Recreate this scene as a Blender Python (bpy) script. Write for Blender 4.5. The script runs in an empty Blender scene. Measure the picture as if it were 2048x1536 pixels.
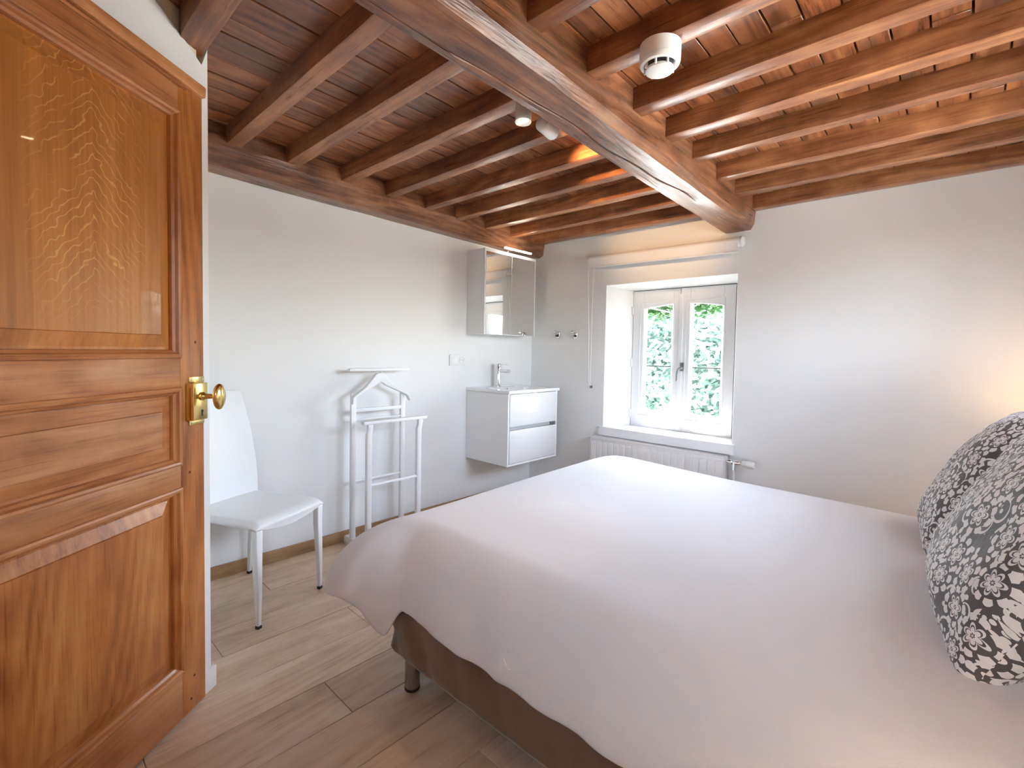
import bpy, bmesh, math, random
from mathutils import Vector, Matrix, noise
random.seed(7)
D = bpy.data
S = bpy.context.scene
COL = S.collection

# ------------------------------------------------------------------ camera
CAM = Vector((2.9890, -3.4579, 1.30))
YAW, PITCH, ROLL, FPX, SHY = -0.7526, -0.0386, 0.0184, 960.05, -29.18
fw = Vector((math.sin(YAW)*math.cos(PITCH), math.cos(YAW)*math.cos(PITCH), math.sin(PITCH)))
rt = Vector((math.cos(YAW), -math.sin(YAW), 0))
up = rt.cross(fw)
r2 = rt*math.cos(ROLL) + up*math.sin(ROLL)
u2 = -rt*math.sin(ROLL) + up*math.cos(ROLL)
cd = D.cameras.new('camera'); co = D.objects.new('camera', cd); COL.objects.link(co)
M = Matrix((r2, u2, -fw)).transposed().to_4x4(); M.translation = CAM
co.matrix_world = M
cd.sensor_fit = 'HORIZONTAL'; cd.sensor_width = 36.0
cd.lens = FPX/2048*36.0
cd.shift_y = SHY/2048
cd.clip_start = 0.02; cd.clip_end = 300
S.camera = co

# ------------------------------------------------------------------ view / world / sun
vs = S.view_settings
vs.view_transform = 'Standard'; vs.look = 'None'; vs.gamma = 1.0
vs.use_curve_mapping = False
vs.exposure = 3.62
try:
    S.cycles.max_bounces = 8; S.cycles.diffuse_bounces = 4; S.cycles.glossy_bounces = 3; S.cycles.transparent_max_bounces = 8; S.cycles.caustics_reflective = False; S.cycles.caustics_refractive = False; S.cycles.sample_clamp_indirect = 6; S.cycles.adaptive_threshold = 0.04
except Exception: pass
W = D.worlds.new('world'); S.world = W; W.use_nodes = True
wn = W.node_tree; wn.nodes.clear()
wo = wn.nodes.new('ShaderNodeOutputWorld'); wb = wn.nodes.new('ShaderNodeBackground')
sk = wn.nodes.new('ShaderNodeTexSky'); sk.sky_type = 'NISHITA'
sk.sun_disc = False; sk.sun_elevation = math.radians(66); sk.sun_rotation = math.radians(-12)
sk.air_density = 1.0; sk.dust_density = 2.5; sk.ozone_density = 1.0
hs = wn.nodes.new('ShaderNodeHueSaturation'); hs.inputs['Saturation'].default_value = 0.6
wn.links.new(sk.outputs[0], hs.inputs['Color']); wn.links.new(hs.outputs[0], wb.inputs[0])
wb.inputs[1].default_value = 0.55
wn.links.new(wb.outputs[0], wo.inputs[0])
sl = D.lights.new('sun', 'SUN'); so = D.objects.new('sun', sl); COL.objects.link(so)
sl.energy = 6.5; sl.angle = math.radians(1.0); sl.color = (1, .97, .92)
so.location = (1, 6, 10)
so.rotation_euler = Vector((-0.10, 0.36, 1.0)).to_track_quat('Z', 'Y').to_euler()

def portal(loc, rot, sx, sy):
    l = D.lights.new('window_portal', 'AREA'); l.shape = 'RECTANGLE'; l.size = sx; l.size_y = sy
    l.cycles.is_portal = True
    o = D.objects.new('window_portal', l); o.location = loc; o.rotation_euler = rot; COL.objects.link(o)
portal((1.345, .36, 1.25), (math.radians(-90), 0, 0), .9, 1.2)

# ------------------------------------------------------------------ node helpers
def lin(r, g, b):
    f = lambda c: (c/255/12.92) if c/255 <= .04045 else ((c/255+.055)/1.055)**2.4
    return (f(r), f(g), f(b), 1)

class NT:
    def __init__(s, name):
        s.m = D.materials.new(name); s.m.use_nodes = True
        s.t = s.m.node_tree; s.t.nodes.clear()
        s.out = s.t.nodes.new('ShaderNodeOutputMaterial')
        s.b = s.t.nodes.new('ShaderNodeBsdfPrincipled')
        s.t.links.new(s.b.outputs[0], s.out.inputs[0])
    def n(s, typ, **kw):
        nd = s.t.nodes.new(typ)
        for k, v in kw.items(): setattr(nd, k, v)
        return nd
    def put(s, inp, v):
        if hasattr(v, 'is_linked') or isinstance(v, bpy.types.NodeSocket): s.t.links.new(v, inp)
        else: inp.default_value = v
    def math(s, op, a, b=None, c=None, clamp=False):
        nd = s.n('ShaderNodeMath', operation=op, use_clamp=clamp)
        s.put(nd.inputs[0], a)
        if b is not None: s.put(nd.inputs[1], b)
        if c is not None: s.put(nd.inputs[2], c)
        return nd.outputs[0]
    def vm(s, op, a, b=None):
        nd = s.n('ShaderNodeVectorMath', operation=op)
        s.put(nd.inputs[0], a)
        if b is not None: s.put(nd.inputs[1], b)
        return nd.outputs[0]
    def noise(s, vec, scale, detail=3, rough=.55, dist=0.):
        nd = s.n('ShaderNodeTexNoise'); s.put(nd.inputs['Vector'], vec)
        nd.inputs['Scale'].default_value = scale; nd.inputs['Detail'].default_value = detail
        nd.inputs['Roughness'].default_value = rough; nd.inputs['Distortion'].default_value = dist
        return nd.outputs[0]
    def ramp(s, fac, stops, interp='LINEAR'):
        nd = s.n('ShaderNodeValToRGB'); s.put(nd.inputs[0], fac)
        cr = nd.color_ramp; cr.interpolation = interp
        while len(cr.elements) < len(stops): cr.elements.new(.5)
        for e, (p, c) in zip(cr.elements, stops):
            e.position = p; e.color = c if len(c) == 4 else (*c, 1)
        return nd.outputs[0]
    def mix(s, fac, a, b, mode='MIX'):
        nd = s.n('ShaderNodeMix', data_type='RGBA', blend_type=mode)
        s.put(nd.inputs[0], fac); s.put(nd.inputs[6], a); s.put(nd.inputs[7], b)
        return nd.outputs[2]
    def mapr(s, v, a, b, c, d):
        nd = s.n('ShaderNodeMapRange'); s.put(nd.inputs[0], v)
        for i, x in enumerate((a, b, c, d)): nd.inputs[1+i].default_value = x
        return nd.outputs[0]
    def bump(s, h, strength=.2, dist=.002):
        nd = s.n('ShaderNodeBump'); nd.inputs['Strength'].default_value = strength
        nd.inputs['Distance'].default_value = dist
        s.put(nd.inputs['Height'], h); s.t.links.new(nd.outputs[0], s.b.inputs['Normal'])
    def set(s, **kw):
        for k, v in kw.items():
            s.put(s.b.inputs[{'col': 'Base Color', 'rough': 'Roughness', 'metal': 'Metallic', 'spec': 'Specular IOR Level',
                              'coat': 'Coat Weight', 'coatr': 'Coat Roughness', 'sheen': 'Sheen Weight', 'ec': 'Emission Color', 'es': 'Emission Strength'}[k]], v)
        return s.m

def plain(name, col, rough=.5, metal=0., spec=.5, coat=0., bump=None):
    t = NT(name); t.set(col=col, rough=rough, metal=metal, spec=spec, coat=coat)
    tc = t.n('ShaderNodeTexCoord').outputs['Object']
    if bump:
        t.bump(t.noise(tc, bump[0], 4), bump[1], bump[2])
    return t.m

def wood(name, dark, mid, light, axis, fine=55, broad=5, rough=.4, bump=.25, vary=.25, knots=0., stain=None, rings=.35, coat=0.):
    """axis = grain direction in object space (0,1,2)"""
    t = NT(name)
    tc = t.n('ShaderNodeTexCoord').outputs['Object']
    oi = t.n('ShaderNodeObjectInfo')
    off = t.n('ShaderNodeCombineXYZ')
    for i, k in enumerate((17.3, 9.1, 23.7)):
        t.put(off.inputs[i], t.math('MULTIPLY', oi.outputs['Random'], k))
    v = t.vm('ADD', tc, off.outputs[0])
    def st(f):
        sc = [1, 1, 1]; sc[axis] = f
        return t.vm('MULTIPLY', v, tuple(sc))
    nb = t.noise(st(.22), broad, 3, .6, .5)
    nf = t.noise(st(.055), fine, 3, .7, 0)
    ni = t.noise(v, broad*1.6, 3, .65, .4)
    po = t.mapr(t.noise(st(.035), fine*2.6, 1, .6), .58, .70, 0, 1)
    # cathedral rings: distorted field cut into thin dark lines
    rg = t.math('FRACT', t.math('MULTIPLY', t.math('ADD', t.noise(st(.16), broad*.5, 1, .4, .3), t.math('MULTIPLY', nb, .05)), 18))
    rg = t.mapr(t.math('ABSOLUTE', t.math('SUBTRACT', rg, .5)), 0, .5, 0, 1)
    fac = t.math('ADD', t.math('MULTIPLY', nb, .55), t.math('MULTIPLY', nf, .30))
    fac = t.math('ADD', fac, t.math('MULTIPLY', ni, .30))
    fac = t.math('ADD', fac, t.math('MULTIPLY', t.math('SUBTRACT', rg, .5), rings*.28))
    fac = t.math('SUBTRACT', fac, t.math('MULTIPLY', po, .10))
    fac = t.mapr(fac, .36, .78, 0, 1)
    c = t.ramp(fac, [(0, dark), (.48, mid), (1, light)])
    # per-piece tone
    c = t.mix(1.0, c, t.ramp(oi.outputs['Random'], [(0, (1-vary,)*3), (.5, (1, 1, 1)), (1, (1+vary*.6, 1+vary*.55, 1+vary*.5))]), 'MULTIPLY')
    if knots:
        vo = t.n('ShaderNodeTexVoronoi'); t.put(vo.inputs['Vector'], st(.55)); vo.inputs['Scale'].default_value = 2.6
        km = t.mapr(t.math('ADD', vo.outputs['Distance'], t.math('MULTIPLY', nf, .10)), .07, .19, 1, 0)
        km = t.math('MULTIPLY', km, knots)
        c = t.mix(km, c, tuple(x*.30 for x in dark[:3])+(1,))
    if stain:
        sm = t.mapr(t.noise(st(.45), 3.2, 4, .7, .6), .52, .68, 0, stain[1])
        c = t.mix(sm, c, stain[0])
    t.set(col=c, rough=t.mapr(nf, .3, .7, rough-.06, rough+.08), coat=coat)
    t.b.inputs['Coat Roughness'].default_value = .3
    t.bump(t.noise(st(.07), fine*.8, 3, .7, 0), bump, .004)
    return t.m

# ------------------------------------------------------------------ materials
wall_paint = plain('wall_paint', (.86, .855, .845, 1), .75, bump=(160, .04, .001))
infill_paint = plain('infill_plaster', lin(232, 218, 196), .85, bump=(60, .1, .002))
white_pvc = plain('white_frame_paint', (.82, .83, .84, 1), .32)
white_lacq = plain('white_lacquer', (.86, .86, .86, 1), .38)
white_gloss = plain('white_gloss_lacquer', (.83, .83, .83, 1), .06, coat=.6)
ceramic = plain('white_ceramic', (.86, .86, .86, 1), .08, coat=.5)
chair_leather = plain('white_leather', (.87, .88, .88, 1), .42, bump=(220, .12, .001))
rad_white = plain('radiator_enamel', (.76, .74, .73, 1), .35)
chrome = plain('chrome', (.82, .83, .85, 1), .08, 1)
steel = plain('brushed_steel', (.42, .40, .37, 1), .25, 1)
gunmetal = plain('dark_handle_metal', (.32, .33, .34, 1), .3, 1)
black_plastic = plain('black_rubber', (.02, .02, .02, 1), .5)
brass = plain('brass', (.83, .62, .25, 1), .22, 1, bump=(40, .06, .001))
plastic = plain('white_plastic', (.84, .835, .82, 1), .4)
grey_gap = plain('grey_inlay', (.45, .46, .47, 1), .4)
dark_gap = plain('dark_opening', (.03, .035, .05, 1), .5)
blind_cloth = plain('blind_fabric', (.90, .90, .92, 1), .6, bump=(400, .05, .0005))
bronze_spacer = plain('bronze_spacer', lin(170, 125, 60), .4, .5)
floor_w = [wood('floor_oak', lin(184, 150, 116), lin(217, 190, 160), lin(235, 215, 191), 1, 60, 4.5, .36, .10, .12, .45, None, .35)]
skirt_w = wood('skirting_oak', lin(150, 112, 76), lin(182, 144, 104), lin(205, 172, 134), 1, 60, 4, .4, .1, .1)
joist_w = wood('joist_pine', lin(80, 44, 27), lin(138, 86, 54), lin(188, 134, 90), 0, 50, 5, .32, .3, .16, .55, None, .4, .25)
board_w = wood('ceiling_board_pine', lin(84, 46, 29), lin(148, 90, 56), lin(192, 132, 86), 1, 45, 6, .32, .3, .30, .7, (lin(120, 100, 88), .5), .5, .25)
beam_w = wood('old_beam_oak', lin(70, 41, 28), lin(124, 80, 54), lin(172, 122, 86), 1, 42, 6, .32, 1.0, .05, .6, (lin(136, 116, 102), .45), .5, .15)
door_v = wood('door_oak_vertical', lin(136, 74, 30), lin(180, 110, 54), lin(206, 142, 80), 2, 60, 5, .36, .14, .08, 0, None, .5, .15)
door_h = wood('door_oak_horizontal', lin(146, 84, 44), lin(190, 124, 74), lin(214, 154, 102), 0, 60, 5, .36, .14, .08, 0, None, .5, .15)

def ray_fleck_oak():
    t = NT('door_oak_quartersawn')
    tc = t.n('ShaderNodeTexCoord').outputs['Object']
    sep = t.n('ShaderNodeSeparateXYZ'); t.put(sep.inputs[0], tc)
    x, z = sep.outputs[0], sep.outputs[2]
    v = t.vm('MULTIPLY', tc, (1, 1, .025))
    nf = t.noise(v, 60, 4, .65, .1); nb = t.noise(t.vm('MULTIPLY', tc, (1, 1, .1)), 6, 3)
    c = t.ramp(t.mapr(t.math('ADD', t.math('MULTIPLY', nf, .5), t.math('MULTIPLY', nb, .55)), .3, .8, 0, 1),
               [(0, lin(150, 86, 34)), (.5, lin(196, 128, 62)), (1, lin(216, 154, 88))])
    # staves: broad vertical tone steps
    stv = t.ramp(x, [(0, (.98, .96, .94)), (.25, (1.04, 1.02, 1)), (.56, (.90, .87, .84)), (.72, (1, 1, 1))], 'CONSTANT')
    c = t.mix(1, c, stv, 'MULTIPLY')
    # flame-shaped silvery rays: arches opening downward around x=.44
    dx = t.math('SUBTRACT', x, .405)
    wob = t.math('MULTIPLY', t.math('SUBTRACT', t.noise(tc, 16, 2), .5), .10)
    arch = t.math('ADD', t.math('MULTIPLY', t.math('ABSOLUTE', dx), 1.1), t.math('ADD', z, wob))
    fr = t.math('FRACT', t.math('MULTIPLY', arch, 29))
    ln = t.mapr(t.math('ABSOLUTE', t.math('SUBTRACT', fr, .5)), .0, .10, 1, 0)
    msk = t.math('MULTIPLY', t.mapr(t.math('ABSOLUTE', dx), .10, .19, 1, 0), t.mapr(t.noise(tc, 9, 2), .38, .5, 0, 1))
    msk = t.math('MULTIPLY', msk, t.mapr(z, 1.35, 1.55, .15, 1))
    c = t.mix(t.math('MULTIPLY', t.math('MULTIPLY', ln, msk), .75), c, lin(240, 190, 116))
    t.set(col=c, rough=.36, coat=.15); t.bump(nf, .12, .003)
    return t.m
door_ray = ray_fleck_oak()

def duvet_mat():
    t = NT('white_cotton'); tc = t.n('ShaderNodeTexCoord').outputs['Object']
    t.set(col=(.825, .83, .84, 1), rough=.8, sheen=.15)
    t.bump(t.math('ADD', t.noise(tc, 300, 2), t.math('MULTIPLY', t.noise(tc, 5, 3, .6, .5), 5)), .08, .004)
    return t.m
cotton = duvet_mat()
def valance_mat():
    t = NT('brown_satin_cover'); tc = t.n('ShaderNodeTexCoord').outputs['Object']
    c = t.ramp(t.noise(tc, 3, 2), [(.3, lin(98, 72, 54)), (.7, lin(124, 96, 74))])
    t.set(col=c, rough=.42, sheen=.3); t.bump(t.noise(t.vm('MULTIPLY', tc, (1, 1, .12)), 16, 3), .25, .01)
    return t.m
valance = valance_mat()
mattress_m = plain('mattress_ticking', (.75, .74, .72, 1), .8, bump=(90, .2, .002))

def floral():
    t = NT('grey_floral_print')
    uv = t.n('ShaderNodeTexCoord').outputs['UV']
    uv = t.vm('ADD', uv, t.vm('MULTIPLY', t.vm('SUBTRACT', t.n('ShaderNodeTexNoise').outputs['Color'], (.5, .5, .5)), (0, 0, 0)))
    def cell(scale, offs, rnd):
        vo = t.n('ShaderNodeTexVoronoi', voronoi_dimensions='2D')
        vin = t.vm('ADD', uv, offs)
        t.put(vo.inputs['Vector'], vin); vo.inputs['Scale'].default_value = scale; vo.inputs['Randomness'].default_value = rnd
        d = t.vm('MULTIPLY', t.vm('SUBTRACT', vin, vo.outputs['Position']), (scale, scale, 0))
        s = t.n('ShaderNodeSeparateXYZ'); t.put(s.inputs[0], d)
        cs = t.n('ShaderNodeSeparateColor'); t.put(cs.inputs[0], vo.outputs['Color'])
        return s.outputs[0], s.outputs[1], vo.outputs['Distance'], cs.outputs[0], cs.outputs[1]
    lt = lambda a, b: t.math('LESS_THAN', a, b)
    AND = lambda a, b: t.math('MULTIPLY', a, b)
    OR = lambda a, b: t.math('MAXIMUM', a, b)
    # big flowers with outlined petals
    x, y, r, c1, c2 = cell(7.2, (.13, .31, 0), .55)
    ang = t.math('ADD', t.math('ARCTAN2', y, x), t.math('MULTIPLY', c1, 6.28))
    npet = t.math('ADD', 5, t.math('ROUND', t.math('MULTIPLY', c2, 2)))
    ca = t.math('ABSOLUTE', t.math('COSINE', t.math('MULTIPLY', ang, t.math('MULTIPLY', npet, .5))))
    R = t.math('ADD', .16, t.math('MULTIPLY', ca, .15))
    q = t.math('DIVIDE', r, R)
    fl = OR(AND(lt(q, 1.0), t.math('GREATER_THAN', q, .80)), AND(lt(q, .66), t.math('GREATER_THAN', q, .22)))
    fl = OR(fl, lt(q, .10))
    # pointed leaves around the flowers
    lv = AND(AND(t.math('GREATER_THAN', r, .36), lt(r, t.math('ADD', .36, t.math('MULTIPLY', t.math('POWER', t.math('ABSOLUTE', t.math('COSINE', t.math('MULTIPLY', ang, 4.5))), .55), .17)))),
             t.math('GREATER_THAN', t.math('ABSOLUTE', t.math('COSINE', t.math('MULTIPLY', ang, 4.5))), .45))
    # scroll arcs
    x2, y2, r2_, c3, c4 = cell(8.6, (.57, .83, 0), .5)
    a2 = t.math('ADD', t.math('ARCTAN2', y2, x2), t.math('MULTIPLY', c3, 6.28))
    sp = t.math('ADD', .12, t.math('MULTIPLY', t.math('ADD', t.math('DIVIDE', a2, 6.28), 0.5), .16))
    wdt = t.math('ADD', .016, t.math('MULTIPLY', t.math('ABSOLUTE', t.math('SINE', a2)), .030))
    arc = AND(lt(t.math('ABSOLUTE', t.math('SUBTRACT', r2_, sp)), wdt), t.math('GREATER_THAN', r, .40))
    arc = OR(arc, AND(lt(r2_, .07), t.math('GREATER_THAN', r, .40)))
    # teardrops
    x3, y3, r3, c5, c6 = cell(17, (.21, .47, 0), .55)
    th = t.math('MULTIPLY', c5, 6.28)
    cs_, sn_ = t.math('COSINE', th), t.math('SINE', th)
    px = t.math('ADD', t.math('MULTIPLY', x3, cs_), t.math('MULTIPLY', y3, sn_))
    py = t.math('SUBTRACT', t.math('MULTIPLY', y3, cs_), t.math('MULTIPLY', x3, sn_))
    wp = t.math('ADD', .13, t.math('MULTIPLY', px, .28))
    e = t.math('ADD', t.math('POWER', t.math('DIVIDE', px, .32), 2), t.math('POWER', t.math('DIVIDE', py, wp), 2))
    td = AND(AND(lt(e, 1), t.math('GREATER_THAN', r, .47)), t.math('GREATER_THAN', r2_, .33))
    # berries
    x4, y4, r4, c7, c8 = cell(44, (.9, .1, 0), .4)
    nz = t.noise(uv, 6, 1)
    dt = AND(AND(lt(r4, .33), t.math('GREATER_THAN', nz, .56)), AND(t.math('GREATER_THAN', r, .42), t.math('GREATER_THAN', e, 1.35)))
    m = OR(OR(fl, lv), OR(OR(arc, td), dt))
    c = t.mix(m, lin(92, 86, 84), lin(240, 236, 232))
    t.set(col=c, rough=.62, sheen=.2)
    t.bump(t.noise(uv, 9, 3, .6, .4), .35, .02)
    return t.m
floral_m = floral()

def glass_mat():
    t = NT('window_glass')
    tr = t.n('ShaderNodeBsdfTransparent'); tr.inputs[0].default_value = (.96, .98, .98, 1)
    gl = t.n('ShaderNodeBsdfGlossy'); gl.inputs['Roughness'].default_value = .0
    fr = t.n('ShaderNodeFresnel'); fr.inputs[0].default_value = 1.45
    mx = t.n('ShaderNodeMixShader')
    t.t.links.new(t.math('MULTIPLY', fr.outputs[0], .7), mx.inputs[0]); t.t.links.new(tr.outputs[0], mx.inputs[1]); t.t.links.new(gl.outputs[0], mx.inputs[2])
    t.t.links.new(mx.outputs[0], t.out.inputs[0])
    return t.m
glass = glass_mat()
mirror = plain('mirror_silver', (.86, .87, .86, 1), .01, 1)
def emit(name, col, st):
    t = NT(name); t.set(col=(.8, .8, .8, 1), ec=col, es=st); return t.m
bulb_warm = emit('warm_lamp_glow', (1, .72, .42, 1), 14)
led_warm = emit('led_tube_glow', (1, .90, .74, 1), 3.0)
shade_m = NT('lamp_shade_linen')
shade_m.set(col=(.82, .74, .62, 1), rough=.8)
shade_m.b.inputs['Transmission Weight'].default_value = .35
shade_m = shade_m.m
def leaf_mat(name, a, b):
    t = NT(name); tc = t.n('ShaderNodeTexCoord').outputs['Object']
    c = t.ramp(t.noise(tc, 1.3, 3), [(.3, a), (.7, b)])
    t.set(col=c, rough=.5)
    t.b.inputs['Transmission Weight'].default_value = 0
    tl = t.n('ShaderNodeBsdfTranslucent'); t.t.links.new(c, tl.inputs[0])
    mx = t.n('ShaderNodeMixShader'); mx.inputs[0].default_value = .35
    t.t.links.new(t.b.outputs[0], mx.inputs[1]); t.t.links.new(tl.outputs[0], mx.inputs[2]); t.t.links.new(mx.outputs[0], t.out.inputs[0])
    return t.m
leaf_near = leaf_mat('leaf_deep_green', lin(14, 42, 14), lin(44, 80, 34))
leaf_far = leaf_mat('leaf_hazed_green', lin(100, 124, 112), lin(146, 166, 155))  # distance haze and overexposure are put into this pale leaf colour
bark = plain('bark', lin(90, 78, 66), .9, bump=(20, .5, .02))
ground_m = plain('pale_bounce_ground', lin(196, 194, 186), .9, bump=(30, .4, .02))  # unseen ground made pale so the light it bounces indoors stays neutral
wire_m = plain('cable_grey', lin(150, 160, 165), .6)

# ------------------------------------------------------------------ mesh helpers
class B:
    def __init__(s): s.v = []; s.f = []; s.uv = None
    def add(s, vs, fs):
        o = len(s.v); s.v += [tuple(v) for v in vs]; s.f += [tuple(i+o for i in f) for f in fs]; return s
    def box(s, a, b):
        x0, y0, z0 = a; x1, y1, z1 = b
        return s.add([(x0,y0,z0),(x1,y0,z0),(x1,y1,z0),(x0,y1,z0),(x0,y0,z1),(x1,y0,z1),(x1,y1,z1),(x0,y1,z1)],
                     [(0,3,2,1),(4,5,6,7),(0,1,5,4),(1,2,6,5),(2,3,7,6),(3,0,4,7)])
    def hexa(s, p):   # 8 corner points, bottom 4 (ccw) then top 4
        return s.add(p, [(0,3,2,1),(4,5,6,7),(0,1,5,4),(1,2,6,5),(2,3,7,6),(3,0,4,7)])
    def loft(s, rings, close=True, cap=True):
        n = len(rings[0]); vs = [v for r in rings for v in r]; fs = []
        for i in range(len(rings)-1):
            for j in range(n if close else n-1):
                k = (j+1) % n
                fs.append((i*n+j, i*n+k, (i+1)*n+k, (i+1)*n+j))
        if cap:
            fs.append(tuple(range(n-1, -1, -1))); fs.append(tuple((len(rings)-1)*n+j for j in range(n)))
        return s.add(vs, fs)
    def lathe(s, prof, c=(0,0,0), axis='Z', n=24, cap=True):
        rings = []
        for r, h in prof:
            ring = []
            for k in range(n):
                a = 2*math.pi*k/n; p = (r*math.cos(a), r*math.sin(a), h)
                if axis == 'X': p = (p[2], p[0], p[1])
                elif axis == 'Y': p = (p[1], p[2], p[0])
                ring.append((p[0]+c[0], p[1]+c[1], p[2]+c[2]))
            rings.append(ring)
        return s.loft(rings, True, cap)
    def tube(s, pts, r, n=10, cap=True):
        pts = [Vector(p) for p in pts]; rings = []
        rr = r if isinstance(r, (list, tuple)) else [r]*len(pts)
        ref = None
        for i, p in enumerate(pts):
            t = (pts[min(i+1, len(pts)-1)]-pts[max(i-1, 0)]).normalized()
            if ref is None:
                ref = Vector((0,0,1)) if abs(t.z) < .9 else Vector((1,0,0))
            a = (ref - t*ref.dot(t)).normalized(); b = t.cross(a); ref = a
            rings.append([tuple(p + (a*math.cos(2*math.pi*k/n)+b*math.sin(2*math.pi*k/n))*rr[i]) for k in range(n)])
        return s.loft(rings, True, cap)

def obj(name, b, mat, parent=None, bevel=0., smooth=False, seg=2, angle=40, weld=False):
    me = D.meshes.new(name); me.from_pydata(b.v, [], b.f); me.update()
    bm = bmesh.new(); bm.from_mesh(me)
    if weld: bmesh.ops.remove_doubles(bm, verts=bm.verts, dist=1e-5)
    bmesh.ops.recalc_face_normals(bm, faces=bm.faces)
    if bevel:
        es = [e for e in bm.edges if len(e.link_faces) == 2 and e.calc_face_angle(0) > .5]
        bmesh.ops.bevel(bm, geom=es, offset=bevel, segments=seg, affect='EDGES', profile=.5, clamp_overlap=True)
    bm.to_mesh(me); bm.free()
    if smooth or bevel:
        for p in me.polygons: p.use_smooth = True
        try: me.set_sharp_from_angle(angle=math.radians(angle))
        except Exception: pass
    me.materials.append(mat)
    o = D.objects.new(name, me); COL.objects.link(o)
    if parent is not None: o.parent = parent
    return o
def mobj(name, me, mat, parent=None):
    if mat and not me.materials: me.materials.append(mat)
    o = D.objects.new(name, me); COL.objects.link(o)
    if parent is not None: o.parent = parent
    return o
def tag(o, label, cat, group=None, kind=None):
    o['label'] = label; o['category'] = cat
    if group: o['group'] = group
    if kind: o['kind'] = kind
    return o
def thing(name, loc, label, cat, group=None, rz=0.):
    o = D.objects.new(name, None); COL.objects.link(o); o.location = loc; o.rotation_euler = (0, 0, rz); o.empty_display_size = .1
    return tag(o, label, cat, group)
def struct(o, label=None):
    o['kind'] = 'structure'
    if label: o['label'] = label
    return o

# ------------------------------------------------------------------ room shell
XR, YF = 3.45, -4.35            # right wall, front wall
ZB0, SL = 2.342, .03            # underside of ceiling boards at back wall, slope per metre
zb = lambda y: ZB0 - SL*y       # boards
zj = lambda y: 2.257 - SL*y     # joist bottoms
HT = 2.75
# floor base + planks
b = B().box((-.3, YF-.2, -.12), (XR+.3, .3, -.012))
floor = struct(obj('floor', b, plain('subfloor', (.12, .09, .07, 1), .9)), 'pale oak plank floor')
pw, px0 = .221, .567
i = -3
meshes = {}
while px0 + i*pw < XR:
    xa, xb_ = px0+i*pw, px0+(i+1)*pw
    xa2, xb2 = max(xa, 0), min(xb_, XR)
    if xb2 - xa2 > .01:
        y = -.0 - ((i*0.618) % 1)*1.4
        ys = [0.]
        while y > YF: 
            if y < -.15: ys.append(y)
            y -= 1.42
        ys.append(YF)
        for k in range(len(ys)-1):
            w, l = xb2-xa2-.0022, ys[k]-ys[k+1]-.0022
            key = (round(w, 4), round(l, 4))
            if key not in meshes:
                bb = B().box((-w/2, -l/2, -.012), (w/2, l/2, 0))
                o = obj('plank', bb, floor_w[0], floor, bevel=.0012, seg=1)
                meshes[key] = o.data
            else:
                o = mobj('plank', meshes[key], None, floor)
            o.location = ((xa2+xb2)/2, (ys[k]+ys[k+1])/2, 0)
    i += 1
# left wall
b = B().box((-.22, YF-.2, -.05), (0, .3, HT)); struct(obj('wall_left', b, wall_paint), 'white plastered wall behind the valet stand')
# right wall and front wall
RW0, RW1, FZ0, FZ1 = -2.05, -.45, 1.32, 2.10     # added window, out of view above the bed head, for fill daylight
b = B()
b.box((XR, YF-.2, -.05), (XR+.2, RW0, HT)); b.box((XR, RW1, -.05), (XR+.2, .3, HT))
b.box((XR, RW0, -.05), (XR+.2, RW1, FZ0)); b.box((XR, RW0, FZ1), (XR+.2, RW1, HT))
struct(obj('wall_right', b, wall_paint), 'white wall at the head of the bed')
GX0, GX1, GZ0, GZ1 = 2.50, 3.02, 1.18, 1.88     # smaller window added behind the camera, fills the near side of the bed
b = B().box((0, YF-.2, -.05), (GX0, YF, HT)).box((GX1, YF-.2, -.05), (XR, YF, HT)).box((GX0, YF-.2, -.05), (GX1, YF, GZ0)).box((GX0, YF-.2, GZ1), (GX1, YF, HT))
struct(obj('wall_front', b, wall_paint), 'white wall behind the photographer')
portal(((GX0+GX1)/2, YF-.16, (GZ0+GZ1)/2), (math.radians(90), 0, 0), GX1-GX0, GZ1-GZ0)
portal((XR+.16, (RW0+RW1)/2, (FZ0+FZ1)/2), (0, math.radians(90), 0), FZ1-FZ0, RW1-RW0)
# back wall with splayed window reveal
WX0, WX1, WZ0, WZ1 = .81, 1.85, .672, 1.857
FX0, FX1, FZb, FZt, FY = .925, 1.765, .655, 1.827, .25
TH = .40
b = B()
def quad(b, *p): b.add(p, [tuple(range(len(p)))])
for (x0, x1, z0, z1) in ((-.2, WX0, -.05, HT), (WX1, XR+.2, -.05, HT), (WX0, WX1, -.05, WZ0), (WX0, WX1, WZ1, HT)):
    quad(b, (x0,0,z0), (x1,0,z0), (x1,0,z1), (x0,0,z1))
A_ = [(WX0,0,WZ0), (WX1,0,WZ0), (WX1,0,WZ1), (WX0,0,WZ1)]
C_ = [(FX0,FY,FZb), (FX1,FY,FZb), (FX1,FY,FZt), (FX0,FY,FZt)]
E_ = [(FX0+.03,TH,FZb), (FX1-.03,TH,FZb), (FX1-.03,TH,FZt-.02), (FX0+.03,TH,FZt-.02)]
for P, Q in ((A_, C_), (C_, E_)):
    for k in range(4): quad(b, P[k], P[(k+1)%4], Q[(k+1)%4], Q[k])
for (x0, x1, z0, z1) in ((-.2, E_[0][0], -.05, HT), (E_[1][0], XR+.2, -.05, HT), (E_[0][0], E_[1][0], -.05, E_[0][2]), (E_[0][0], E_[1][0], E_[2][2], HT)):
    quad(b, (x0,TH,z0), (x1,TH,z0), (x1,TH,z1), (x0,TH,z1))
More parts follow.
